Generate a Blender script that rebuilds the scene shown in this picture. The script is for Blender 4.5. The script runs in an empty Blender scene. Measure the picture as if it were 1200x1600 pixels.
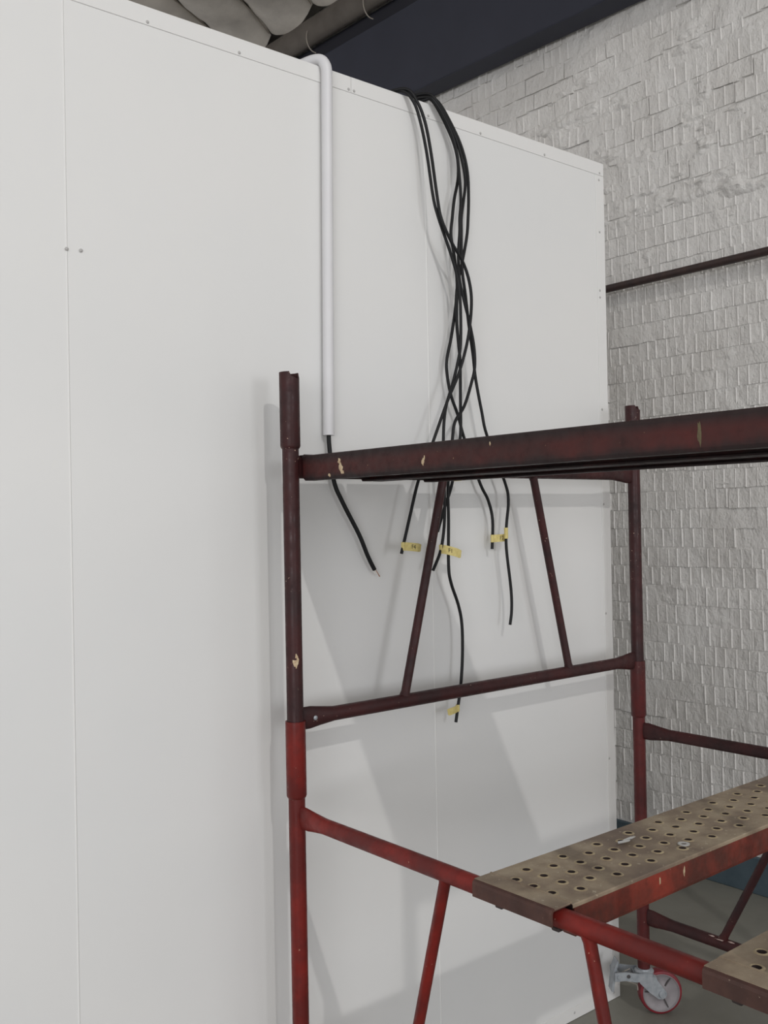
import bpy, bmesh, math, random
from mathutils import Vector, Matrix
random.seed(11)
R = math.radians
scene = bpy.context.scene
C = scene.collection

# ------------------------------------------------------------------ camera
F_PX, YAW, PITCH, ROLL, EYE = 1534.996, 0.87772, 0.00717, -0.01886, 1.4
fwd = Vector((math.cos(YAW)*math.cos(PITCH), math.sin(YAW)*math.cos(PITCH), math.sin(PITCH)))
rgt = Vector((math.sin(YAW), -math.cos(YAW), 0)); upv = rgt.cross(fwd)
r2 = rgt*math.cos(ROLL)+upv*math.sin(ROLL); u2 = upv*math.cos(ROLL)-rgt*math.sin(ROLL)
cam_data = bpy.data.cameras.new('camera'); cam_data.sensor_fit = 'HORIZONTAL'
cam_data.sensor_width = 36; cam_data.lens = F_PX/1200*36; cam_data.clip_start = 0.02
cam = bpy.data.objects.new('camera', cam_data); C.objects.link(cam)
cam.matrix_world = Matrix(((r2.x, u2.x, -fwd.x, 0), (r2.y, u2.y, -fwd.y, 0), (r2.z, u2.z, -fwd.z, EYE), (0, 0, 0, 1)))
scene.camera = cam

# ------------------------------------------------------------------ world, lamps, exposure
world = bpy.data.worlds.new('world'); scene.world = world; world.use_nodes = True
bg = world.node_tree.nodes['Background']
bg.inputs[0].default_value = (0.97, 0.98, 1.0, 1); bg.inputs[1].default_value = 0.76
def area(name, loc, target, sx, sy, power, col):
    l = bpy.data.lights.new(name, 'AREA'); l.shape = 'RECTANGLE'; l.size = sx; l.size_y = sy
    l.energy = power; l.color = col
    o = bpy.data.objects.new(name, l); C.objects.link(o); o.location = loc
    o.rotation_euler = (Vector(target)-Vector(loc)).to_track_quat('-Z', 'Y').to_euler()
    return o
def lamp(name, loc, radius, power, col):
    l = bpy.data.lights.new(name, 'POINT'); l.shadow_soft_size = radius; l.energy = power; l.color = col
    o = bpy.data.objects.new(name, l); C.objects.link(o); o.location = loc; return o
lamp('pendant_lamp', (-0.4, -4.5, 5.5), .055, 390, (1.0, 0.98, 0.95))
lamp('ceiling_fill_lamp', (1.5, 4.0, 4.0), .06, 7, (1.0, 0.96, 0.92))  # unseen fill lamp added to brighten ceiling, beam and upper brick
area('roller_door_daylight', (1.25, -6.5, 1.55), (1.4, 1.8, 1.3), 1.2, 2.2, 85, (0.95, 0.97, 1.0))
area('side_fill_light', (-7.0, -5.5, 1.6), (2.9, 1.9, 1.2), 5.0, 3.0, 280, (0.98, 0.98, 1.0))  # unseen area light added to brighten the brick wall
scene.view_settings.view_transform = 'Standard'; scene.view_settings.look = 'None'
scene.view_settings.gamma = 1; scene.view_settings.use_curve_mapping = False
scene.view_settings.exposure = -0.09

# ------------------------------------------------------------------ helpers
def lin(c):
    return tuple(((v/255)/12.92 if v/255 <= .04045 else ((v/255+.055)/1.055)**2.4) for v in c)+(1,)
def new_mat(name, rough=.5, metal=0.0, spec=.5):
    m = bpy.data.materials.new(name); m.use_nodes = True
    b = m.node_tree.nodes['Principled BSDF']
    b.inputs['Roughness'].default_value = rough; b.inputs['Metallic'].default_value = metal
    b.inputs['Specular IOR Level'].default_value = spec
    return m, m.node_tree, b
def noise(nt, scale, detail=4, rough=.55, vec=None, stretch=None):
    n = nt.nodes.new('ShaderNodeTexNoise'); n.inputs['Scale'].default_value = scale
    n.inputs['Detail'].default_value = detail; n.inputs['Roughness'].default_value = rough
    g = vec or nt.nodes.new('ShaderNodeNewGeometry').outputs['Position']
    if stretch:
        mp = nt.nodes.new('ShaderNodeMapping'); mp.inputs['Scale'].default_value = stretch
        nt.links.new(g, mp.inputs[0]); g = mp.outputs[0]
    nt.links.new(g, n.inputs['Vector']); return n.outputs['Fac']
def ramp(nt, fac, stops):
    r = nt.nodes.new('ShaderNodeValToRGB'); e = r.color_ramp.elements
    while len(e) < len(stops): e.new(.5)
    for el, (p, c) in zip(e, stops): el.position = p; el.color = c
    nt.links.new(fac, r.inputs[0]); return r.outputs[0]
def mixc(nt, fac, a, b):
    m = nt.nodes.new('ShaderNodeMix'); m.data_type = 'RGBA'
    for i, v in ((0, fac), (6, a), (7, b)):
        if hasattr(v, 'is_output'): nt.links.new(v, m.inputs[i])
        else: m.inputs[i].default_value = v
    return m.outputs[2]
def bump(nt, b, h, strength, dist=.002, prev=None):
    n = nt.nodes.new('ShaderNodeBump'); n.inputs['Strength'].default_value = strength
    n.inputs['Distance'].default_value = dist; nt.links.new(h, n.inputs['Height'])
    if prev: nt.links.new(prev, n.inputs['Normal'])
    nt.links.new(n.outputs[0], b.inputs['Normal']); return n.outputs[0]
BLK, WHT = (0, 0, 0, 1), (1, 1, 1, 1)

def mat_simple(name, c1, c2=None, scale=20, rough=.5, metal=0, spec=.5, bs=0, bscale=200, bdist=.001):
    m, nt, b = new_mat(name, rough, metal, spec)
    if c2:
        nt.links.new(ramp(nt, noise(nt, scale), [(.35, lin(c1)), (.7, lin(c2))]), b.inputs['Base Color'])
    else: b.inputs['Base Color'].default_value = lin(c1)
    if bs: bump(nt, b, noise(nt, bscale), bs, bdist)
    return m
def mat_paint(name, base, dark, fleck, dark_amt=.5, fleck_t=.70, rough=.42):
    m, nt, b = new_mat(name, rough, 0, .28)
    g = nt.nodes.new('ShaderNodeNewGeometry').outputs['Position']
    n1 = noise(nt, 9, 5, .65, g); n2 = noise(nt, 55, 3, .6, g); n3 = noise(nt, 170, 2, .5, g)
    c = mixc(nt, ramp(nt, n1, [(.5-.25*dark_amt, WHT), (.72, BLK)]), lin(base), lin(dark))
    c = mixc(nt, ramp(nt, n2, [(.55, BLK), (.75, (.5, .5, .5, 1))]), c, lin(dark))
    mul = nt.nodes.new('ShaderNodeMath'); mul.operation = 'MULTIPLY'
    nt.links.new(ramp(nt, n3, [(fleck_t, BLK), (fleck_t+.03, WHT)]), mul.inputs[0])
    nt.links.new(ramp(nt, noise(nt, 14, 2, .5, g), [(.52, BLK), (.6, WHT)]), mul.inputs[1])
    c = mixc(nt, mul.outputs[0], c, lin(fleck))
    nt.links.new(c, b.inputs['Base Color'])
    r = ramp(nt, n2, [(.3, (rough-.1,)*3+(1,)), (.7, (rough+.2,)*3+(1,))]); nt.links.new(r, b.inputs['Roughness'])
    bump(nt, b, n2, .25, .0008); return m

M = {}
M['panel'] = mat_simple('white coated panel', (222, 222, 221), (226, 225, 223), 1.5, .42, 0, .4)
M['trim'] = mat_simple('white trim', (225, 224, 222), None, 1, .45, 0, .4)
M['rivet'] = mat_simple('rivet', (176, 174, 172), None, 1, .4)
M['groove'] = mat_simple('panel core', (150, 150, 148), None, 1, .8)
M['maroon'] = mat_paint('dark maroon paint', (72, 33, 33), (46, 30, 31), (166, 140, 124), .7, .70, .42)
M['maroon_plank'] = mat_paint('dull maroon plank paint', (84, 35, 32), (50, 33, 32), (140, 112, 86), .9, .74, .5)
def edge_grime(m, dark):
    nt = m.node_tree; b = nt.nodes['Principled BSDF']; src = b.inputs['Base Color'].links[0].from_socket
    tc = nt.nodes.new('ShaderNodeTexCoord'); sp = nt.nodes.new('ShaderNodeSeparateXYZ'); nt.links.new(tc.outputs['Object'], sp.inputs[0])
    wob = nt.nodes.new('ShaderNodeMath'); wob.operation = 'MULTIPLY_ADD'; nt.links.new(noise(nt, 18, 4, .6), wob.inputs[0]); wob.inputs[1].default_value = .022
    nt.links.new(sp.outputs['Z'], wob.inputs[2])
    mr = nt.nodes.new('ShaderNodeMapRange'); nt.links.new(wob.outputs[0], mr.inputs[0]); mr.inputs[1].default_value = -.0415; mr.inputs[2].default_value = .009
    f = ramp(nt, mr.outputs[0], [(.06, (.95,)*3+(1,)), (.30, (.1,)*3+(1,)), (.62, (.05,)*3+(1,)), (.92, (.9,)*3+(1,))])
    nt.links.new(mixc(nt, f, src, lin(dark)), b.inputs['Base Color'])
edge_grime(M['maroon_plank'], (40, 31, 31))
M['red'] = mat_paint('red paint', (132, 37, 30), (94, 31, 28), (180, 140, 120), .3, .73, .38)
M['redmix'] = mat_paint('worn red paint', (100, 36, 35), (70, 33, 33), (190, 160, 150), .5, .70, .4)
M['red_plank'] = mat_paint('rusty red plank paint', (150, 60, 46), (88, 48, 40), (190, 160, 130), .5, .72, .5)
M['cap'] = mat_paint('rusted cap', (96, 66, 58), (70, 50, 45), (150, 130, 112), .5, .72, .55)
M['dark'] = mat_simple('dark steel and painted shade', (44, 34, 33), (58, 44, 42), 30, .6)
M['cable'] = mat_simple('black sheath', (15, 15, 17), (21, 21, 23), 20, .5, 0, .3)
M['copper'] = mat_simple('copper', (190, 130, 100), None, 1, .35, .8)
M['core'] = mat_simple('white core', (215, 210, 205), None, 1, .5)
M['conduit'] = mat_simple('white plastic conduit', (216, 215, 216), (211, 210, 212), 6, .38)
M['tape'] = mat_simple('masking tape', (222, 206, 138), (206, 188, 118), 120, .7)
M['ink'] = mat_simple('pen ink', (70, 62, 48), None, 1, .7)
M['chip'] = mat_simple('bare cream chip', (206, 188, 156), (170, 140, 110), 160, .7)
M['hole_rim'] = mat_simple('worn hole rim', (176, 160, 128), (140, 122, 98), 70, .55)
M['drip'] = mat_simple('green drip', (104, 96, 66), (84, 70, 52), 150, .7)
M['splash'] = mat_simple('dried splash', (196, 176, 168), (170, 140, 134), 90, .8)
M['galv'] = mat_simple('galvanised steel', (176, 180, 184), (150, 156, 162), 60, .45, .5)
M['tyre'] = mat_simple('red tyre', (122, 30, 40), (104, 28, 36), 50, .5)
M['hub'] = mat_simple('grey wheel hub', (146, 140, 142), (130, 125, 127), 40, .55)
M['hubslot'] = mat_simple('hub slot', (70, 66, 66), None, 1, .7)
M['navy'] = mat_simple('navy steel paint', (54, 56, 68), (50, 52, 63), 3, .6, 0, .3)
M['black'] = mat_simple('shaded beam recess', (28, 28, 38), None, 1, .7)  # beam steel coloured near black to imitate shade under the lining
M['insul'] = mat_simple('grey insulation lining', (205, 199, 190), (188, 182, 174), 8, .7, 0, .3, .4, 25, .004)
M['insul2'] = mat_simple('grey brown lining edge', (98, 92, 86), (86, 80, 75), 10, .75, 0, .3, .4, 30, .003)
M['wire'] = mat_simple('wire', (150, 142, 132), None, 1, .5)
M['pipe'] = mat_simple('brown steel pipe', (66, 50, 47), (52, 42, 42), 25, .5, 0, .4, .3, 80)
M['plinth'] = mat_simple('blue grey plinth paint', (78, 92, 100), (66, 80, 88), 12, .6, 0, .4, .4, 40, .002)
M['washer'] = mat_simple('zinc', (220, 220, 218), None, 1, .3, .6)

# floor
m, nt, b = new_mat('grey floor paint', .45, 0, .4); M['floor'] = m
nt.links.new(ramp(nt, noise(nt, 2.2, 6, .6), [(.3, lin((124, 122, 113))), (.7, lin((138, 136, 127)))]), b.inputs['Base Color'])
nt.links.new(ramp(nt, noise(nt, 6), [(.3, (.3,)*3+(1,)), (.7, (.55,)*3+(1,))]), b.inputs['Roughness'])
# brick paint
m, nt, b = new_mat('white painted brick', .55, 0, .4); M['brick'] = m
g = nt.nodes.new('ShaderNodeNewGeometry').outputs['Position']
nt.links.new(ramp(nt, noise(nt, 4, 5, .6, g), [(.3, lin((214, 211, 207))), (.7, lin((228, 226, 223)))]), b.inputs['Base Color'])
p1 = bump(nt, b, noise(nt, 14, 4, .6, g, (1, 1, .7)), .8, .02)
bump(nt, b, noise(nt, 60, 5, .7, g, (1, 1, .6)), .8, .008, p1)
# tread plate
m, nt, b = new_mat('worn tread plate', .6, 0, .4); M['tread'] = m
g = nt.nodes.new('ShaderNodeNewGeometry').outputs['Position']
c = ramp(nt, noise(nt, 11, 6, .65, g), [(.30, lin((112, 95, 82))), (.5, lin((150, 134, 113))), (.7, lin((174, 159, 136)))])
c = mixc(nt, ramp(nt, noise(nt, 4.5, 3, .5, g), [(.46, BLK), (.66, (.8,)*3+(1,))]), c, lin((96, 80, 73)))
c = mixc(nt, ramp(nt, noise(nt, 120, 2, .5, g), [(.68, BLK), (.72, (.6,)*3+(1,))]), c, lin((190, 178, 156)))
nt.links.new(c, b.inputs['Base Color']); bump(nt, b, noise(nt, 90, 4, .6, g), .35, .0015)

def mesh(name, V, Fc, mat, smooth=False):
    me = bpy.data.meshes.new(name); me.from_pydata([tuple(v) for v in V], [], Fc); me.update()
    me.materials.append(M[mat])
    if smooth:
        for p in me.polygons: p.use_smooth = True
        me.set_sharp_from_angle(angle=R(40))
    return me
def link(name, me, parent=None, loc=(0, 0, 0), rot=(0, 0, 0)):
    o = bpy.data.objects.new(name, me); C.objects.link(o); o.location = loc; o.rotation_euler = rot
    if parent: o.parent = parent
    return o
def part(name, geo, mat, parent=None, smooth=False, **k):
    return link(name, mesh(name, geo[0], geo[1], mat, smooth), parent, **k)
def thing(name, label, cat, loc=(0, 0, 0), rz=0, group=None):
    o = bpy.data.objects.new(name, None); C.objects.link(o); o.location = loc; o.rotation_euler = (0, 0, rz)
    o.empty_display_size = .05
    return tag(o, label, cat, group)
def tag(o, label, cat, group=None):
    o['label'] = label; o['category'] = cat
    if group: o['group'] = group
    return o
def struct(o): o['kind'] = 'structure'; return o
def copy_tree(o, parent=None):
    c = o.copy(); C.objects.link(c); c.parent = parent
    for ch in o.children: copy_tree(ch, c)
    return c
def box(x0, x1, y0, y1, z0, z1):
    V = [(x, y, z) for x in (x0, x1) for y in (y0, y1) for z in (z0, z1)]
    return V, [(0, 1, 3, 2), (4, 6, 7, 5), (0, 4, 5, 1), (2, 3, 7, 6), (0, 2, 6, 4), (1, 5, 7, 3)]
def bbox(x0, x1, y0, y1, z0, z1, bev=.002, seg=1):
    bm = bmesh.new(); V, Fc = box(x0, x1, y0, y1, z0, z1)
    vs = [bm.verts.new(v) for v in V]
    for f in Fc: bm.faces.new([vs[i] for i in f])
    bmesh.ops.recalc_face_normals(bm, faces=bm.faces[:])
    bmesh.ops.bevel(bm, geom=bm.edges[:], offset=bev, segments=seg, affect='EDGES', profile=.5)
    bm.verts.index_update()
    out = [v.co.copy() for v in bm.verts], [tuple(v.index for v in f.verts) for f in bm.faces]
    bm.free(); return out
def join(*geos):
    V, Fc = [], []
    for v, f in geos:
        n = len(V); V += list(v); Fc += [tuple(i+n for i in q) for q in f]
    return V, Fc
def catmull(P, n=6):
    P = [Vector(p) for p in P]; out = []
    for i in range(len(P)-1):
        a, b, c, d = P[max(i-1, 0)], P[i], P[i+1], P[min(i+2, len(P)-1)]
        for k in range(n):
            t = k/n
            out.append(.5*((2*b)+(c-a)*t+(2*a-5*b+4*c-d)*t*t+(3*b-a-3*c+d)*t**3))
    return out+[P[-1]]
def sweep(P, rad, seg=12, up=None, caps=True):
    """tube along P; rad = r, or list of (side radius, up radius) per point"""
    P = [Vector(p) for p in P]; n = len(P); V, Fc = [], []
    if not isinstance(rad, list): rad = [(rad, rad)]*n
    T = [(P[min(i+1, n-1)]-P[max(i-1, 0)]).normalized() for i in range(n)]
    u = Vector(up) if up else (Vector((0, 0, 1)) if abs(T[0].z) < .9 else Vector((1, 0, 0)))
    for i in range(n):
        s = T[i].cross(u).normalized(); u = s.cross(T[i]).normalized()
        for k in range(seg):
            a = 2*math.pi*k/seg
            V.append(P[i]+s*math.cos(a)*rad[i][0]+u*math.sin(a)*rad[i][1])
    for i in range(n-1):
        for k in range(seg):
            k2 = (k+1) % seg
            Fc.append((i*seg+k, i*seg+k2, (i+1)*seg+k2, (i+1)*seg+k))
    if caps: Fc += [tuple(range(seg-1, -1, -1)), tuple((n-1)*seg+k for k in range(seg))]
    return V, Fc
def lathe(prof, seg=20, axis='z', loc=(0, 0, 0), caps=True):
    V, Fc = [], []
    for r, h in prof:
        for k in range(seg):
            a = 2*math.pi*k/seg; p = (r*math.cos(a), r*math.sin(a), h)
            if axis == 'y': p = (p[0], p[2], p[1])
            V.append((p[0]+loc[0], p[1]+loc[1], p[2]+loc[2]))
    for i in range(len(prof)-1):
        for k in range(seg):
            k2 = (k+1) % seg; Fc.append((i*seg+k, i*seg+k2, (i+1)*seg+k2, (i+1)*seg+k))
    if caps: Fc += [tuple(range(seg-1, -1, -1)), tuple((len(prof)-1)*seg+k for k in range(seg))]
    return V, Fc
def prism(poly, y0, y1):
    """polygon in x,z extruded along y"""
    n = len(poly); V = [(x, y0, z) for x, z in poly]+[(x, y1, z) for x, z in poly]
    Fc = [tuple(range(n)), tuple(range(2*n-1, n-1, -1))]+[(i, i+n, (i+1) % n+n, (i+1) % n) for i in range(n)]
    return V, Fc

# ------------------------------------------------------------------ setting: floor
XW, YP, ZT = 3.343, 1.786, 2.426
floor = struct(part('floor', box(-6, XW+.1, -8, 8, -.12, 0), 'floor'))

# ------------------------------------------------------------------ setting: brick wall of keyed bricks
wall = struct(part('wall_right', box(XW+.0032, XW+.2, -8, 8, 0, 4.6), 'brick'))
PIT, CRS = .225, .075
def brick_geo(rng, x=0, y=0, z=0, ribs=.8, rough=1.0):
    L, Hh, n = .220, .0695, 5
    pts = []           # (y, x) profile, outward is -x
    w = .0030
    cell = .225/n
    for i in range(n):
        yy = -L/2+i*cell
        if rng.random() < ribs:
            h = rng.uniform(.0018, .0044); j = rng.uniform(-.004, .004) if i else .0035
            pts += [(yy+j-w, 0), (yy+j-.0005, -h), (yy+j+.001, -h), (yy+j+w, 0)]
        else:
            pts += [(yy+(.0 if i == 0 else rng.uniform(-.01, .01)), 0)]
    pts.append((L/2, rng.uniform(-.001, .001)))
    pts = [(a+(0 if k else .0), xx+rng.uniform(-.0008, .0008)*rough) for k, (a, xx) in enumerate(pts)]
    tilt, roll = rng.uniform(-.0016, .0016)*rough, rng.uniform(-.002, .002)*rough
    dz = rng.uniform(-.003, .003)*rough
    V = []
    for zz, back in ((-Hh/2, 0), (Hh/2, 0)):
        for yy, xx in pts:
            jz = rng.uniform(-.002, .002)*rough
            V.append((x+xx+roll*yy/L*2+tilt*zz/Hh*2, y+yy, z+zz+jz+dz))
    n_ = len(pts)
    V += [(x+.02, y-L/2, z-Hh/2), (x+.02, y+L/2, z-Hh/2), (x+.02, y-L/2, z+Hh/2), (x+.02, y+L/2, z+Hh/2)]
    Fc = [(i, n_+i, n_+i+1, i+1) for i in range(n_-1)]
    b0 = 2*n_
    Fc += [tuple(range(n_))+(b0+1, b0), tuple(range(2*n_-1, n_-1, -1))+(b0+2, b0+3)]
    Fc += [(0, b0, b0+2, n_), (n_-1, 2*n_-1, b0+3, b0+1)]
    return V, Fc
variants = [mesh('brick', *brick_geo(random, ribs=.92), 'brick') for _ in range(12)]
rough_variants = [mesh('brick', *brick_geo(random, ribs=.7, rough=2.2), 'brick') for _ in range(9)]
plain_variants = [mesh('brick', *brick_geo(random, ribs=.15, rough=1.4), 'brick') for _ in range(4)]
stuffV, stuffF = [], []
nb = 0
for row in range(46):
    z = .14+CRS*row+CRS/2
    off = (0, .112, .02, .135, .065, .17)[row % 6]+random.uniform(-.012, .012)
    y = -1.2+off
    high = z > 2.62
    while y < 4.6:
        yl = 2.62 if z < 2.3 else 2.62+(z-2.3)*1.35
        d = random.uniform(-.0012, .0012) if not high else random.uniform(-.0055, .001)
        if 1.62 < y < yl and z < 3.62 and nb < 300:
            r = random.random()
            pool = (rough_variants if r > .2 else plain_variants) if high else (variants if r > .09 else plain_variants)
            if z > 3.1 and r < .45: pool = plain_variants
            link('brick', random.choice(pool), wall, (XW+d, y, z), (0, 0, 0)); nb += 1
        elif -1.2 < y:
            g = brick_geo(random, XW+d, y, z, .85, 1.2); k = len(stuffV)
            stuffV += g[0]; stuffF += [tuple(i+k for i in f) for f in g[1]]
        y += PIT
bs = part('brick_courses', (stuffV, stuffF), 'brick', wall); bs['kind'] = 'stuff'
from mathutils import noise as mn
def smear(y0, y1, z0, z1, amp, bias, sc, seed, step=.012):
    ny, nz = int((y1-y0)/step), int((z1-z0)/step); V, Fc = [], []
    for i in range(ny+1):
        for j in range(nz+1):
            y, z = y0+(y1-y0)*i/ny, z0+(z1-z0)*j/nz
            ed = min(1, min(i, ny-i)/6, min(j, nz-j)/5)
            v = mn.fractal(Vector((y*sc*.6, z*sc*1.6+y*.15*sc, seed)), .6, 2.1, 5)+bias+.35*mn.noise(Vector((y*9, z*30, seed+3)))+.9*max(0, mn.noise(Vector((y*16, z*44, seed+9)))-.15)+.5*max(0, mn.noise(Vector((y*50, z*26, seed+19)))-.2)
            V.append((XW+.004-max(-.006, v*amp)*ed-(1-ed)*(-.004), y, z))
    for i in range(ny):
        for j in range(nz):
            q = i*(nz+1)+j; Fc.append((q, q+1, q+nz+2, q+nz+1))
    o = part('mortar_smear', (V, Fc), 'brick', wall, True); o['label'] = 'lumpy painted-over mortar'
smear(1.4, 3.3, 2.56, 2.94, .020, .10, 9, 1.3, .008)
smear(1.4, 2.75, 3.10, 3.62, .012, .28, 4, 4.1)
smear(2.0, 3.9, 2.88, 3.40, .018, -.08, 9, 7.7, .009)
smear(1.5, 2.6, .9, 1.35, .010, -.25, 8, 9.1)
smear(1.5, 2.6, 1.45, 2.25, .010, -.28, 8, 12.1)
smear(1.5, 2.8, 2.30, 2.62, .012, -.2, 8, 17.1)
plinth = struct(part('baseboard_right', bbox(XW-.012, XW+.01, -8, 8, 0, .135, .003), 'plinth'))

# ------------------------------------------------------------------ setting: white panel partition
part_root = struct(part('wall_back', box(-4, 2.33, YP+.003, YP+.1, .004, ZT-.004), 'panel'))
TW_ = .037
seams = [-4.0, -3.0, -2.07, -1.14, -.187, .724, 1.6355, 2.339]
for a, bx_ in zip(seams[:-1], seams[1:]):
    part('panel', bbox(a+.0002, bx_-.0002, YP, YP+.05, .002, ZT-.002, .0014, 2), 'panel', part_root)
for sx in (.7228, 1.6349):
    part('joint_bead', sweep([(sx, YP+.0003, TW_), (sx, YP+.0003, ZT-TW_)], .0017, 10), 'trim', part_root, True)
part('panel', bbox(2.24, 2.339, YP+.1, 6.5, .002, ZT-.002, .002), 'panel', part_root)
part('panel', bbox(-4, 2.24, YP+.1, 6.5, ZT-.1, ZT-.002, .002), 'panel', part_root)
rivet_me = mesh('rivet', *lathe([(.0036, 0), (.0034, .0008), (.002, .0018), (.0006, .0021)], 8), 'rivet', True)
def rivets(parent, pts):
    for x, z in pts: link('rivet', rivet_me, parent, (x, YP-.0018, z), (R(90), 0, 0))
TW = .036
t = part('top_trim', join(bbox(-4, 1.4065, YP-.0018, YP+.0, ZT-TW, ZT, .0005), bbox(-4, 1.4065, YP, YP+.12, ZT-.001, ZT+.0018, .0005)), 'trim', part_root)
rivets(t, [(x, ZT-.030) for x in (-.2, .16, .53, .895, 1.106, 1.399)])
t = part('top_trim', join(bbox(1.4075, 2.3405, YP-.0018, YP, ZT-TW, ZT, .0005), bbox(1.4075, 2.3405, YP, YP+.12, ZT-.001, ZT+.0018, .0005)), 'trim', part_root)
rivets(t, [(x, ZT-.030) for x in (1.415, 1.648, 1.831, 2.081, 2.322)])
t = part('corner_trim', join(bbox(2.339-TW, 2.3405, YP-.0018, YP, TW, ZT-TW-.001, .0005), bbox(2.339, 2.3408, YP, YP+.12, TW, ZT-TW-.001, .0005)), 'trim', part_root)
rivets(t, [(2.318, 2.375), (2.317, 2.223), (2.313, 2.052), (2.313, 2.032), (2.312, 1.706), (2.31, 1.431), (2.31, 1.115), (2.312, .695), (2.312, .4), (2.312, .07)])
t = part('base_trim', bbox(-4, 2.3405, YP-.0018, YP, 0.001, TW, .0005), 'trim', part_root)
rivets(t, [(x, .02) for x in (1.2, 1.5, 1.83, 2.135, 2.31)])
rivets(part_root, [(.75, 1.918), (.7225, 1.9165)])

# ------------------------------------------------------------------ setting: roof lining, seen in a corner
ceil = struct(part('ceiling', box(-1.5, XW, -.6, 8, 4.32, 4.42), 'insul'))
dn, dt = .88, .475
for i, n0 in enumerate([1.62, 1.97, 2.32, 2.685, 3.01, 3.36, 3.71]):
    n1 = [1.97, 2.32, 2.685, 3.01, 3.36, 3.71, 4.06][i]
    V, Fc, NX, NN = [], [], 26, 9
    for a in range(NX+1):
        X = 1.0+(3.17-1.0)*a/NX
        for k in range(NN+1):
            s = k/NN; nn = n0+(n1-n0)*s; Y = (nn+dt*X)/dn
            sag = math.sin(math.pi*s)**.7*(.075+.012*math.sin(X*5+i))+.008*math.sin(X*23+s*6+i)
            V.append((X, Y, 4.27-sag-.05*max(0, (X-2.9)/.3)**2))
    for a in range(NX):
        for k in range(NN):
            q = a*(NN+1)+k; Fc.append((q, q+NN+1, q+NN+2, q+1))
    part('lining_strip', (V, Fc), 'insul', ceil, True)
    pts = [(1.0+2.15*a/10, (n1+dt*(1.0+2.15*a/10))/dn, 4.258-.05*max(0, (1.0+2.15*a/10-2.9)/.3)**2) for a in range(11)]
    part('seam_wire', sweep(catmull(pts, 2), .004, 6), 'wire', ceil, True)

def slope(o):
    o.rotation_euler.x = math.atan(.03); return o
beam = thing('roof_beam', 'deep navy painted steel roof beam running along the top of the brick wall', 'beam', (3.2, 2.415, 3.452))
slope(beam)
part('web', bbox(.0, .12, -6, 4.5, 0, .435, .004), 'navy', beam)
part('top_flange', bbox(.045, .13, -6, 4.5, .437, .54, .003), 'black', beam)
edge = part('lining_edge', sweep([(3.2, -3, 4.05-.163), (3.2, 6.8, 4.05+.13)], [(.05, .075)]*2, 14), 'insul2', ceil, True)
for yy in (3.83, 4.33):
    zz = 4.06+.03*(yy-4.3)-.005
    pts = [(3.2+.052*math.cos(a)-.0, yy+.05*math.sin(a*.5), zz+.077*math.sin(a)) for a in [R(90+20*k) for k in range(10)]]
    part('tie_wire', sweep(catmull(pts, 3), .003, 6), 'wire', ceil, True)

# pipe along the brick wall
px = XW-.05
pp = thing('wall_pipe', 'thin dark brown steel pipe running along the white brick wall', 'pipe', (px, 0, 2.328))
part('tube', sweep([(0, -1.5, 0), (0, 6.5, 0)], .0155, 14), 'pipe', pp, True)
part('coupling', lathe([(.0155, 0), (.026, .0), (.027, .004), (.027, .022), (.02, .026), (.02, .045), (.0155, .047)], 14, 'y', (0, 2.53, 0), False), 'pipe', pp, True)
for yy in (-.6, .8, 3.4, 5.0):
    part('clip', bbox(-.004, .044, yy-.012, yy+.012, -.02, -.013, .001), 'pipe', pp)

# ------------------------------------------------------------------ scaffold frames
W = 1.166
RP, RS, RR, RB = .0172, .0208, .0155, .0102
def rail_geo(z):
    x0, x1 = RP*.7, W-RP*.7
    P, rr = [], []
    for x, a, b in ((x0, .006, .0235), (x0+.025, .0065, .0235), (x0+.05, .010, .020), (x0+.085, RR, RR), (W/2, RR, RR),
                    (x1-.085, RR, RR), (x1-.05, .010, .020), (x1-.025, .0065, .0235), (x1, .006, .0235)):
        P.append((x, 0, z)); rr.append((a, b))
    return sweep(P, rr, 16, (0, 0, 1))
def socket_geo(x, z0, z1, cut=None):
    seg = 32; V, Fc = [], []
    rings = [(RP+.0004, z0-.003), (RS-.001, z0), (RS, z0+.003), (RS, None), (RS-.0028, None), (RS-.0028, z0+.05)]
    for r, z in rings:
        for k in range(seg):
            a = 2*math.pi*k/seg; zz = z
            if z is None:
                zz = z1
                if cut:
                    d = (math.degrees(a)-cut[0]+180) % 360-180
                    if abs(d) < cut[1]: zz = z1-cut[2]*(1-.35*abs(d)/cut[1])
            V.append((x+r*math.cos(a), r*math.sin(a), zz))
    for i in range(len(rings)-1):
        for k in range(seg):
            k2 = (k+1) % seg; Fc.append((i*seg+k, i*seg+k2, (i+1)*seg+k2, (i+1)*seg+k))
    return V, Fc
def frame(name, label, loc, rz, zoff, zpost, braces, mats, cut=None, group=None):
    """posts at local x=0 and W, foot of post at zpost; zoff lifts rails and sockets"""
    t = thing(name, label, 'scaffold', loc, rz, group)
    for i, x in enumerate((0, W)):
        part('post', sweep([(x, 0, zpost), (x, 0, zoff+.843)], RP, 24), mats[0], t, True)
        part('socket', socket_geo(x, zoff+.833, zoff+.988, cut), mats[1], t, True)
    for z in (.272, .793):
        part('rail', rail_geo(z+zoff), mats[2], t, True)
    for (xa, za), (xb, zb) in braces:
        d = Vector((xb-xa, 0, zb-za)).normalized()
        a = Vector((xa, 0, za+zoff)); bb = Vector((xb, 0, zb+zoff))
        part('brace', sweep([a, a+d*.012, bb-d*.012, bb], [(RB*1.25, RB*1.25), (RB, RB), (RB, RB), (RB*1.25, RB*1.25)], 14), mats[3], t, True)
    return t
ZU = .7180
XL, YS = 1.1476, 1.680
up_br = [((.298, .282), (.433, .785)), ((.868, .282), (.743, .785))]
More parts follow.
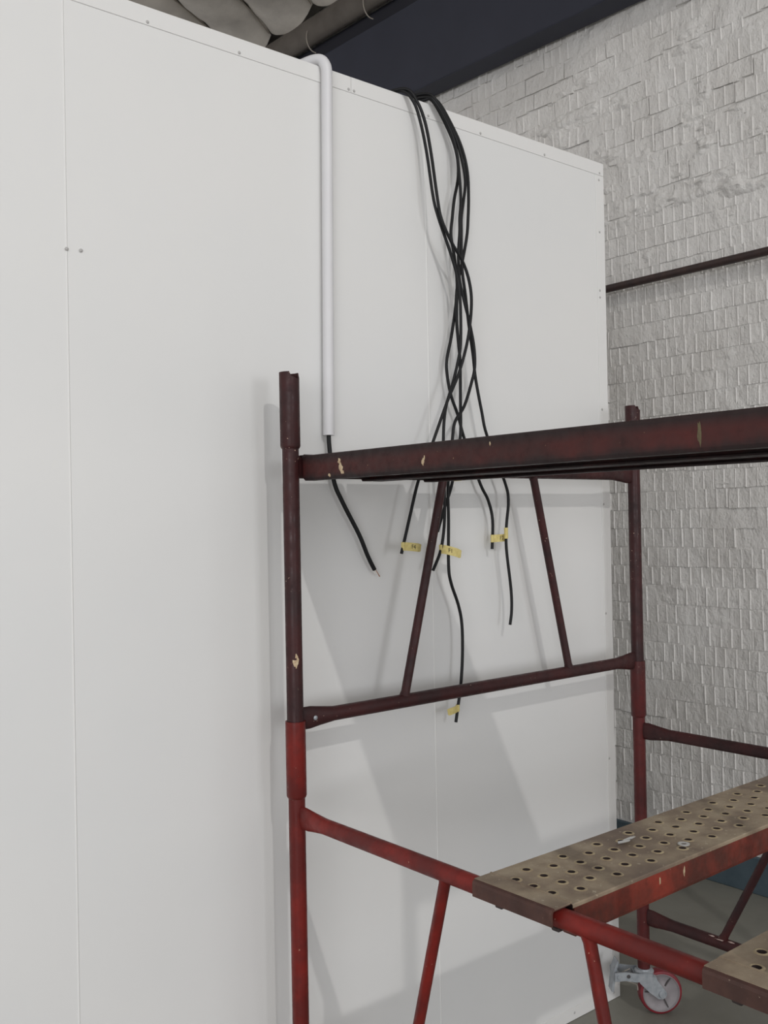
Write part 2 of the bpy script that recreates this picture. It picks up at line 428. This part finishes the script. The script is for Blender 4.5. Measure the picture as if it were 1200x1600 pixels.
upper = frame('scaffold_section', 'dark maroon upper scaffold frame standing close to the white panel wall', (XL, YS, 0), 0, ZU, .845,
              up_br, ['maroon', 'maroon', 'maroon', 'maroon'], cut=(-68, 48, .014))
frame('scaffold_section', 'dark maroon upper scaffold frame nearest the camera side, past the right edge of the picture', (XL, YS-W, 0), 0, ZU, .845,
      up_br, ['maroon', 'maroon', 'maroon', 'maroon'], cut=(-68, 48, .014))
lowl = frame('scaffold_section', 'bright red lower scaffold frame at left carrying the ends of the perforated planks', (XL, YS, 0), R(-90), 0, .128,
             [((.306, .285), (.445, .785)), ((.86, .285), (.75, .785))], ['red', 'red', 'red', 'red'])
lowr = frame('scaffold_section', 'worn red lower scaffold frame at right in front of the brick wall', (XL+W, YS, 0), R(-90), 0, .128,
             [((.25, .285), (.505, .785)), ((.916, .285), (.661, .785))], ['redmix', 'redmix', 'maroon', 'maroon'])
# bits of paint and cement on the frames
def blob(r1, r2, n=9, seed=1, h=.0004):
    rg = random.Random(seed)
    V = [(0, 0, h)]+[(r1*math.cos(2*math.pi*k/n)*rg.uniform(.55, 1.1), r2*math.sin(2*math.pi*k/n)*rg.uniform(.55, 1.1), 0) for k in range(n)]
    return V, [(0, k+1, (k+1) % n+1) for k in range(n)]
def post_patch(z0, z1, a0, a1, seed, r=RP+.0004):
    """irregular flake wrapped on a post (local to a frame, post at x=0)"""
    rg = random.Random(seed); V, Fc = [], []; n = 7
    for k in range(n+1):
        zz = z0+(z1-z0)*k/n; wd = math.sin(math.pi*(k+.5)/(n+1))
        for s in (-1, -.3, .3, 1):
            a = (a0+a1)/2+s*(a1-a0)/2*wd*rg.uniform(.6, 1.1)
            V.append((r*math.cos(R(a)), r*math.sin(R(a)), zz+rg.uniform(-.001, .001)))
    for k in range(n):
        for j in range(3):
            if rg.random() < .8: Fc.append((k*4+j, k*4+j+1, k*4+j+5, k*4+j+4))
    return V, Fc
o = part('paint_chip', post_patch(1.098, 1.128, -135, -92, 4), 'chip', upper); o['label'] = 'bare yellowish chip in the paint'
o = part('cement_splash', join(*[([(p[0]+.25+dx, p[1]*1+dy, p[2]+.286) for p in blob(.012, .006, 9, s, .0015)[0]], blob(.012, .006, 9, s)[1])
          for s, dx, dy in ((1, -.028, -.006), (2, .026, -.005), (3, 0, -.013))]), 'splash', lowr); o['label'] = 'pale splash around the brace foot'
w_ = part('weld_screw', lathe([(.005, 0), (.005, .002), (.003, .0035), (.001, .004)], 10, 'z'), 'galv', upper, True, loc=(.045, -.0075, .271+ZU), rot=(R(90), 0, 0))

# ------------------------------------------------------------------ scaffold planks
PL, PW = 1.222, .175
def tread_geo():
    V, Fc, dk, rm = [], [], [], []
    def add(vs, fs):
        k = len(V); V.extend(vs); Fc.extend([tuple(i+k for i in f) for f in fs])
    def quad(x0, x1, y0, y1, z=0): add([(x0, y0, z), (x1, y0, z), (x1, y1, z), (x0, y1, z)], [(0, 1, 2, 3)])
    rows, p = 25, (PL-.108)/24
    hw = PW/2
    for i in range(rows):
        xc = .054+p*i; x0 = xc-p/2 if i else .042; x1 = xc+p/2 if i < rows-1 else PL-.042
        ys = (-.038, 0, .038) if i % 2 == 0 else (-.057, -.019, .019, .057)
        lo, hi = ys[0]-.019, ys[-1]+.019
        quad(x0, x1, -hw, lo); quad(x0, x1, hi, hw)
        for y in ys:
            y0, y1 = y-.019, y+.019
            out = []
            for k in range(16):
                a = 2*math.pi*k/16; cx, sy = math.cos(a), math.sin(a); mx = max(abs(cx), abs(sy))
                ex = cx/mx; ey = sy/mx
                out.append((xc+(ex*(x1-xc) if ex > 0 else ex*(xc-x0)), y+ey*.019, 0))
            vs = list(out)
            for r, z in ((.0112, 0), (.0085, .0013), (.0066, .0006), (.0058, -.007)):
                vs += [(xc+r*math.cos(2*math.pi*k/16), y+r*math.sin(2*math.pi*k/16), z) for k in range(16)]
            fs = []
            for q in range(4):
                if q in (1, 2): rm.extend(range(len(Fc)+16*q, len(Fc)+16*q+16))
                if q == 3: dk.extend(range(len(Fc)+48, len(Fc)+64))
                for k in range(16):
                    k2 = (k+1) % 16; fs.append((q*16+k, q*16+k2, (q+1)*16+k2, (q+1)*16+k))
            add(vs, fs)
    for s in (-1, 1):   # rolled long edges
        add([(.042, s*hw, 0), (PL-.042, s*hw, 0), (PL-.042, s*(hw+.0015), -.0015), (.042, s*(hw+.0015), -.0015),
             (PL-.042, s*(hw+.0015), -.006), (.042, s*(hw+.0015), -.006)], [(0, 1, 2, 3), (3, 2, 4, 5)])
    for e in (0, 1):    # grimy top of the end caps and a pressed ridge beside them
        for xa, xb, za in ((.0065, .0425, .0019), (.0425, .0455, .0030)):
            if e: xa, xb = PL-xb, PL-xa
            b0 = box(xa, xb, -hw+.003, hw-.003, -.001, za); add(b0[0], b0[1])
    return V, Fc, dk, rm
def flange_geo(s):
    y = s*(PW/2+.0012); yi = s*(PW/2-.0022); yl = s*(PW/2-.024)
    x0, x1 = .046, PL-.046; r = .006
    V = []
    prof = [(y, -.005), (y, -.046), (s*(PW/2-.001), -.0515), (yl, -.0515), (yl, -.0485), (yi, -.0475), (yi, -.005)]
    n = len(prof)
    for x, dz in ((x0, 0), (x0+.004, 0), (x1-.004, 0), (x1, 0)):
        e = x in (x0, x1)
        for yy, zz in prof: V.append((x, yy, (max(zz, -.0465) if e else zz)))
    Fc = []
    for a in range(3):
        for k in range(n):
            k2 = (k+1) % n; Fc.append((a*n+k, a*n+k2, (a+1)*n+k2, (a+1)*n+k))
    Fc += [tuple(range(n)), tuple(range(4*n-1, 3*n-1, -1))]
    return V, Fc
def cap_geo(end):
    """bent plate hooked over the rail at one end"""
    prof = [(.046, .0005), (.044, .0016), (.006, .0012), (.0015, -.0005), (0, -.005), (0, -.0255), (.0025, -.0255), (.0028, -.006), (.0045, -.0032), (.046, -.0026)]
    if end: prof = [(PL-x, z) for x, z in prof]
    return prism(prof, -PW/2+.004, PW/2-.004)
tread_me = {}
for k in ('tread', 'maroon_plank'):
    tv, tf, dk, rm = tread_geo(); tread_me[k] = mesh('tread_plate', tv, tf, k); tread_me[k].materials.append(M['dark'])
    tread_me[k].materials.append(M['hole_rim'] if k == 'tread' else M[k])
    for i in rm: tread_me[k].polygons[i].material_index = 2
    for i in dk: tread_me[k].polygons[i].material_index = 1  # hole walls coloured dark to imitate the shade inside
end_me = mesh('gap_shade_sheet', *box(.0465, .0485, -PW/2+.001, PW/2-.001, -.047, -.0035), 'dark')  # added dark sheet stands in for the shaded gap behind each cap
fl_me = {}
def plank(label, loc, rz, group, side, capm, treadm='tread'):
    t = thing('scaffold_plank', label, 'plank', loc, rz, group)
    link('tread_plate', tread_me[treadm], t)
    for s in (-1, 1):
        if (s, side) not in fl_me: fl_me[s, side] = mesh('side_flange', *flange_geo(s), side, False)
        link('side_flange', fl_me[s, side], t)
    link('gap_shade_sheet', end_me, t); link('gap_shade_sheet', end_me, t, (PL-.095, 0, 0))
    for e in (0, 1):
        if ('cap', e, capm) not in fl_me: fl_me['cap', e, capm] = mesh('end_cap', *cap_geo(e), capm)
        link('end_cap', fl_me['cap', e, capm], t)
        for yy in (-.068, .05):
            x = .032 if e == 0 else PL-.032
            part('hook', bbox(x-.008, x+.010, yy-.008, yy+.008, -.0425, -.0352, .002), 'dark', t)
    return t
ZD = 1.5335
up_planks = []
for i, (xc, lab) in enumerate([(1.2545, 'maroon scaffold plank of the upper deck with cream paint chips, nearest the left post'),
                               (1.4345, 'inner maroon scaffold plank of the upper deck, seen from below beside the chipped one')]):
    up_planks.append(plank(lab, (xc, 1.708, ZD), R(-90), 'upper deck planks', 'maroon_plank', 'maroon_plank', 'maroon_plank'))
plA = plank('perforated lower scaffold plank with a loose washer on it, resting across the red rails', (1.1196, 1.059, .8125), 0, 'lower deck planks', 'red_plank', 'cap')
plB = plank('perforated lower scaffold plank at the bottom right corner, cut off by the picture edge', (1.1196, .640, .8125), 0, 'lower deck planks', 'red_plank', 'cap')
# cream chips on the side of the first upper plank (plank local: x runs away from the wall, +y is world +x)
def chip(parent, x, z, w, h, seed, y):
    g = blob(w, h, 9, seed); s = -1 if y < 0 else 1
    V = [(p[0], s*p[2], p[1]) for p in g[0]]
    o = part('paint_chip', (V, g[1]), 'chip', parent, loc=(x, y, z)); o['label'] = 'cream chip in the paint'
ysd = -(PW/2+.0014)
for x, z, w, h, sd in ((.170, -.018, .006, .007, 1), (.174, -.030, .007, .010, 2), (.180, -.040, .006, .005, 3), (.137, -.044, .005, .004, 4),
                       (.415, -.034, .004, .008, 5), (.419, -.026, .002, .006, 8), (.58, -.013, .002, .004, 6)):
    chip(up_planks[0], x, z, w, h, sd, ysd)
g_ = blob(.004, .021, 11, 9); o = part('paint_drip', ([(p[0], -p[2], p[1]) for p in g_[0]], g_[1]), 'drip', up_planks[0], loc=(.968, ysd, -.026)); o['label'] = 'pale green drip on the plank side'
for x, z, w, h, sd in ((.335, -.022, .003, .010, 5), (.265, -.02, .003, .008, 7)): chip(plA, x, z, w, h, sd, ysd)
# loose bits on the lower plank
tag(part('washer', lathe([(.0052, 0), (.0105, 0), (.0105, .0018), (.0052, .0018), (.0052, 0)], 18, 'z', (0, 0, 0), False), 'washer', None, True, loc=(1.513, 1.009, .8143)),
    'small zinc washer lying on the perforated lower plank', 'washer')
tag(part('foil_scrap', sweep(catmull([(-.018, .006, .002), (-.006, -.004, .005), (.004, .004, .003), (.012, -.003, .007), (.02, .006, .003)], 4), [(.006, .0012)]*17, 8), 'washer', None, loc=(1.449, 1.083, .8145)),
    'crumpled shiny scrap lying on the perforated lower plank', 'scrap')

# ------------------------------------------------------------------ casters
def caster(label, loc, rz):
    t = thing('caster', label, 'caster wheel', loc, rz, 'scaffold casters')
    part('stem', sweep([(0, 0, .118), (0, 0, .2)], .0135, 16), 'galv', t, True)
    part('swivel_housing', lathe([(.018, .108), (.026, .109), (.027, .113), (.027, .120), (.021, .124), (.0205, .1275), (.014, .128)], 24), 'galv', t, True)
    prof = [(-.028, .112), (.026, .112), (.030, .100), (.0550, .066), (.0565, .058), (.053, .050), (.045, .0465), (.033, .047), (.008, .066), (-.018, .092)]
    fk = part('fork', join(prism(prof, -.0235, -.0205), prism(prof, .0205, .0235), box(-.028, .026, -.0235, .0235, .109, .113)), 'galv', t)
    part('axle_bolt', lathe([(.0085, -.0285), (.0095, -.0275), (.0095, -.0235), (.0095, .0235), (.0095, .0275), (.0085, .0285)], 12, 'y', (.043, 0, .0605)), 'galv', fk, True)
    wh = part('hub', lathe([(.010, -.0185), (.014, -.0185), (.022, -.011), (.034, -.009), (.045, -.012), (.0505, -.0155), (.0505, .0155), (.045, .012), (.034, .009), (.022, .011), (.014, .0185), (.010, .0185)], 36, 'y', (.043, 0, .0605)), 'hub', t, True)
    for k in range(3):
        a = R(55+120*k); ca, sa = math.cos(a), math.sin(a)
        V = []
        for y in (-.0135, .0135):
            for r, w in ((.021, -.0018), (.021, .0018), (.047, .0018), (.047, -.0018)): V.append((.043+r*ca-w*sa, y, .0605+r*sa+w*ca))
        part('spoke', (V, [(0, 1, 2, 3), (7, 6, 5, 4), (0, 4, 5, 1), (1, 5, 6, 2), (2, 6, 7, 3), (3, 7, 4, 0)]), 'hubslot', wh)
    part('tyre', lathe([(.0505, -.0165), (.0535, -.0172), (.0585, -.015), (.0605, -.010), (.0605, .010), (.0585, .015), (.0535, .0172), (.0505, .0165), (.0505, -.0165)], 40, 'y', (.043, 0, .0605), False), 'tyre', t, True)
    part('wheel_rim', lathe([(.0490, -.0155), (.0515, -.0185), (.0525, -.0175), (.0525, -.0150), (.0490, -.0150)], 40, 'y', (.043, 0, .0605), False), 'hub', wh, True)
    arm = [(-.09, .126), (-.06, .127), (-.03, .122), (.012, .120), (.016, .116), (.016, .102), (.012, .098), (-.03, .098), (-.06, .103), (-.09, .102)]
    br = part('brake_arm', join(prism(arm, -.0275, -.0245), prism(arm, .0245, .0275)), 'galv', t)
    part('arm_bolt', lathe([(.006, -.0305), (.0068, -.0295), (.0068, .0295), (.006, .0305)], 10, 'y', (-.078, 0, .114)), 'galv', br, True)
    part('arm_slot', lathe([(.0005, -.0279), (.0055, -.0279), (.0055, -.0276), (.0005, -.0276)], 12, 'y', (-.052, 0, .115)), 'hubslot', br)
    ped = [(-.098, .070), (-.092, .069), (-.083, .128), (-.076, .152), (-.080, .156), (-.090, .130)]
    part('brake_pedal', prism(ped, -.018, .016), 'galv', t)
    return t
caster('galvanised caster with grey wheel and red tyre under the right post by the panel wall', (XL+W, YS, 0), R(-37))
caster('caster under the near right post, past the right picture edge', (XL+W, YS-W, 0), R(-10))
caster('galvanised caster with red tyre under the left post, below the picture edge', (XL, YS, 0), R(-60))
caster('galvanised caster with red tyre under the near left post, below the picture edge', (XL, YS-W, 0), R(-100))
tag(part('loose_wire', sweep(catmull([(2.262, 1.69, .135), (2.255, 1.712, .118), (2.262, 1.715, .098), (2.28, 1.700, .088), (2.292, 1.69, .082), (2.294, 1.688, .066)], 5), .0017, 6), 'wire', None, True),
    'thin pale wire looped around the brake arm of the caster', 'wire')

# ------------------------------------------------------------------ conduit and cables
cond = thing('conduit', 'white plastic conduit hooked over the top edge of the panel wall', 'conduit', (1.32, 1.771, 1.59))
P = [(1.262, 2.06, 2.4415), (1.285, 1.93, 2.4415), (1.303, 1.83, 2.4425), (1.313, 1.798, 2.4435), (1.320, 1.782, 2.4395), (1.3245, 1.7735, 2.428), (1.3265, 1.7708, 2.412), (1.3262, 1.7703, 2.37), (1.320, 1.7703, 1.99), (1.3135, 1.7703, 1.59)]
P = [Vector(p)-Vector((1.32, 1.771, 1.59)) for p in P]
part('conduit_tube', sweep(catmull(P, 5), .0128, 20), 'conduit', cond, True)
cc = thing('power_cable', 'thick black cable with stripped end coming out of the white conduit', 'cable', (1.3135, 1.7703, 1.59))
CP = [(1.3135, 1.7703, 1.60), (1.3145, 1.770, 1.562), (1.324, 1.768, 1.487), (1.346, 1.766, 1.439), (1.391, 1.766, 1.366), (1.417, 1.768, 1.316), (1.438, 1.770, 1.283)]
sub = lambda L_, o: [Vector(p)-Vector(o) for p in L_]
part('sheath', sweep(catmull(sub(CP, (1.3135, 1.7703, 1.59)), 6), .0050, 12), 'cable', cc, True)
e0 = Vector((1.436, 1.770, 1.286))-Vector((1.3135, 1.7703, 1.59)); dv = Vector((.014, 0, -.022)).normalized(); sv = Vector((.022, 0, .014)).normalized()
part('inner_core', sweep([e0, e0+dv*.019+sv*.001], .0017, 8), 'core', cc, True)
part('inner_core', sweep([e0+sv*.002, e0+dv*.026+sv*.004], .0012, 8), 'copper', cc, True)
part('inner_core', sweep([e0-sv*.002, e0+dv*.015-sv*.004], .0012, 8), 'core', cc, True)

CB = {
'a': [ (1.586, 1.756, 2.407), (1.605, 1.749, 2.358), (1.613, 1.738, 2.279), (1.616, 1.723, 2.172), (1.622, 1.716, 2.118), (1.654, 1.716, 2.068), (1.689, 1.716, 2.028), (1.709, 1.716, 1.989), (1.718, 1.716, 1.944), (1.714, 1.716, 1.890), (1.699, 1.716, 1.824), (1.670, 1.716, 1.751), (1.629, 1.716, 1.679), (1.581, 1.716, 1.582), (1.554, 1.717, 1.528), (1.531, 1.718, 1.483), (1.506, 1.721, 1.401), (1.481, 1.723, 1.319) ],
'b': [ (1.579, 1.761, 2.406), (1.596, 1.756, 2.359), (1.606, 1.746, 2.281), (1.612, 1.733, 2.174), (1.621, 1.7255, 2.124), (1.641, 1.7255, 2.082), (1.664, 1.7255, 2.033), (1.682, 1.7255, 1.983), (1.689, 1.7255, 1.924), (1.688, 1.7255, 1.835), (1.679, 1.7255, 1.788), (1.658, 1.7255, 1.727), (1.632, 1.7255, 1.662), (1.623, 1.7255, 1.586), (1.625, 1.727, 1.482), (1.625, 1.729, 1.395), (1.615, 1.732, 1.326), (1.588, 1.733, 1.275) ],
'c': [ (1.655, 1.764, 2.424), (1.698, 1.756, 2.360), (1.712, 1.749, 2.296), (1.710, 1.738, 2.194), (1.701, 1.734, 2.140), (1.700, 1.734, 2.104), (1.694, 1.734, 2.050), (1.696, 1.734, 1.990), (1.711, 1.734, 1.935), (1.729, 1.734, 1.880), (1.742, 1.734, 1.824), (1.743, 1.734, 1.774), (1.730, 1.734, 1.733), (1.704, 1.734, 1.675), (1.671, 1.734, 1.634), (1.661, 1.734, 1.589), (1.646, 1.736, 1.482), (1.648, 1.739, 1.395), (1.647, 1.741, 1.285), (1.656, 1.743, 1.241), (1.680, 1.744, 1.186), (1.691, 1.744, 1.137), (1.691, 1.744, 1.062), (1.683, 1.744, 0.987), (1.671, 1.744, 0.932), (1.664, 1.744, 0.900) ],
'd': [ (1.655, 1.7735, 2.430), (1.702, 1.767, 2.364), (1.722, 1.762, 2.311), (1.722, 1.758, 2.254), (1.702, 1.753, 2.192), (1.692, 1.751, 2.143), (1.686, 1.751, 2.099), (1.695, 1.751, 2.054), (1.704, 1.751, 1.984), (1.700, 1.751, 1.894), (1.704, 1.751, 1.841), (1.709, 1.751, 1.787), (1.708, 1.751, 1.698), (1.704, 1.751, 1.594), (1.672, 1.750, 1.483), (1.646, 1.750, 1.426), (1.621, 1.750, 1.367) ],
'e': [ (1.677, 1.778, 2.436), (1.723, 1.773, 2.380), (1.750, 1.769, 2.329), (1.763, 1.766, 2.274), (1.761, 1.762, 2.211), (1.756, 1.760, 2.157), (1.750, 1.760, 2.108), (1.733, 1.760, 2.044), (1.713, 1.760, 1.976), (1.706, 1.760, 1.925), (1.689, 1.760, 1.848), (1.673, 1.760, 1.793), (1.672, 1.760, 1.757), (1.684, 1.760, 1.704), (1.708, 1.760, 1.652), (1.728, 1.760, 1.596), (1.778, 1.758, 1.486), (1.806, 1.758, 1.443), (1.821, 1.758, 1.392), (1.817, 1.758, 1.318) ],
'f': [ (1.664, 1.769, 2.431), (1.711, 1.762, 2.365), (1.730, 1.756, 2.311), (1.739, 1.750, 2.245), (1.725, 1.745, 2.185), (1.715, 1.7425, 2.145), (1.714, 1.7425, 2.109), (1.713, 1.7425, 2.062), (1.715, 1.7425, 2.009), (1.724, 1.7425, 1.953), (1.734, 1.7425, 1.878), (1.746, 1.7425, 1.808), (1.754, 1.7425, 1.747), (1.773, 1.742, 1.665), (1.789, 1.741, 1.606), (1.850, 1.741, 1.491), (1.863, 1.741, 1.442), (1.854, 1.741, 1.378), (1.852, 1.741, 1.318), (1.866, 1.741, 1.215), (1.867, 1.741, 1.160), (1.860, 1.741, 1.122) ],
}
LAB = {'a': 'black cable ending leftmost of the six, with yellow tape flag reading F4',
       'b': 'black cable just right of the left brace with long curled yellow tape flag',
       'c': 'longest black cable, hanging lowest below the rail, with a blank tape flag',
       'd': 'shortest black cable, its end hidden behind the left brace',
       'e': 'black cable right of centre with yellow tape flag reading F2',
       'f': 'rightmost black cable of the six, hanging past the F2 flag'}
top = {'a': (1.566, 1.772, 2.4365, 0), 'b': (1.560, 1.782, 2.4345, 1), 'c': (1.640, 1.784, 2.4400, 2), 'd': (1.636, 1.792, 2.4335, 3), 'e': (1.652, 1.796, 2.443, 4), 'f': (1.645, 1.788, 2.451, 5)}
def flag(parent, at, d, lean, L_, w, text, off, curl=.004, s_txt=.5):
    """tape wrapped round the cable and folded into a flag: d is the direction (+1 right, -1 left) along the wall"""
    V, Fc = [], []; n = 10; rad = .0046
    # wrap
    seg = 14
    for zz in (-w/2, w/2):
        for k in range(seg):
            a = 2*math.pi*k/seg; V.append((rad*math.cos(a), rad*math.sin(a), zz))
    Fc += [(k, (k+1) % seg, (k+1) % seg+seg, k+seg) for k in range(seg)]
    b0 = len(V)
    for side in (-.0006, .0006):
        for i in range(n+1):
            s = i/n; x = d*(.003+s*L_); z = lean*s*L_+.15*lean*s*s*L_; y = -curl*math.sin(s*2.6)+side-.003
            ww = w/2*(1 if i < n else .8)
            V += [(x, y, z-ww), (x+(.003*d if i == n else 0), y, z+ww)]
    m_ = 2*(n+1)
    for i in range(n):
        q = b0+2*i
        Fc.append((q, q+2, q+3, q+1)); Fc.append((q+m_, q+m_+1, q+m_+3, q+m_+2))
        Fc.append((q, q+m_, q+m_+2, q+2)); Fc.append((q+1, q+3, q+m_+3, q+m_+1))
    q = b0+2*n; Fc.append((q, q+m_, q+m_+1, q+1))
    o = part('tape_flag', (V, Fc), 'tape', parent, loc=off); o['label'] = 'yellow masking tape flag'+(' with handwriting' if text else '')
    if text:
        cu = bpy.data.curves.new('txt', 'FONT'); cu.body = text; cu.size = .0145; cu.align_x = 'CENTER'; cu.align_y = 'CENTER'; cu.extrude = .00008; cu.resolution_u = 3
        to = bpy.data.objects.new('txt', cu); C.objects.link(to)
        bpy.context.view_layer.update()
        me = bpy.data.meshes.new_from_object(to.evaluated_get(bpy.context.evaluated_depsgraph_get()))
        bpy.data.objects.remove(to); me.materials.clear(); me.materials.append(M['ink'])
        s = s_txt
        for v in me.vertices:
            x, z = v.co.x*.9, v.co.y
            xx = d*(.003+s*L_)+x; ss = max(0, min(1, (d*xx-.003)/L_))
            v.co = (xx, -curl*math.sin(ss*2.6)-.0043+v.co.z, lean*ss*L_+.15*lean*ss*ss*L_+z)
        lo = link('lettering', me, o); lo['label'] = 'handwritten mark in dark ink'
for k, pts in CB.items():
    tx, ty, tz, i = top[k]
    start = [(tx-.16+.012*i, ty+.42, 2.4325+(.008 if k == 'f' else 0)), (tx-.10+.008*i, ty+.20, 2.4335+(.008 if k == 'f' else 0)), (tx-.035+.002*i, ty+.05, tz-.003), (tx, ty, tz)]
    path = start+pts
    base = Vector(pts[-1])
    t = thing('control_cable', LAB[k], 'cable', base, 0, 'black cables over the panel wall')
    part('sheath', sweep(catmull([Vector(p)-base for p in path], 5), .0039, 10), 'cable', t, True)
    if k == 'a': flag(t, None, 1, -.10, .046, .0195, 'F4', Vector((1.486, 1.7225, 1.336))-base)
    if k == 'b': flag(t, None, 1, -.22, .056, .0215, 'F1', Vector((1.6145, 1.7325, 1.325))-base, .007, .36)
    if k == 'c': flag(t, None, -1, -.12, .034, .017, '', Vector((1.6715, 1.744, .934))-base)
    if k == 'd': flag(t, None, 1, .05, .02, .014, '', Vector((1.678, 1.750, 1.497))-base)
    if k == 'e': flag(t, None, 1, .03, .047, .019, 'F2', Vector((1.8185, 1.758, 1.345))-base)
    if k == 'f':
        o = part('tape_wrap', sweep([(0, 0, -.012), (0, 0, .016)], [(.0052, .0052), (.0056, .0046)], 12, None, False), 'tape', t, loc=Vector((1.852, 1.741, 1.356))-base)
        o['label'] = 'strip of yellow tape'
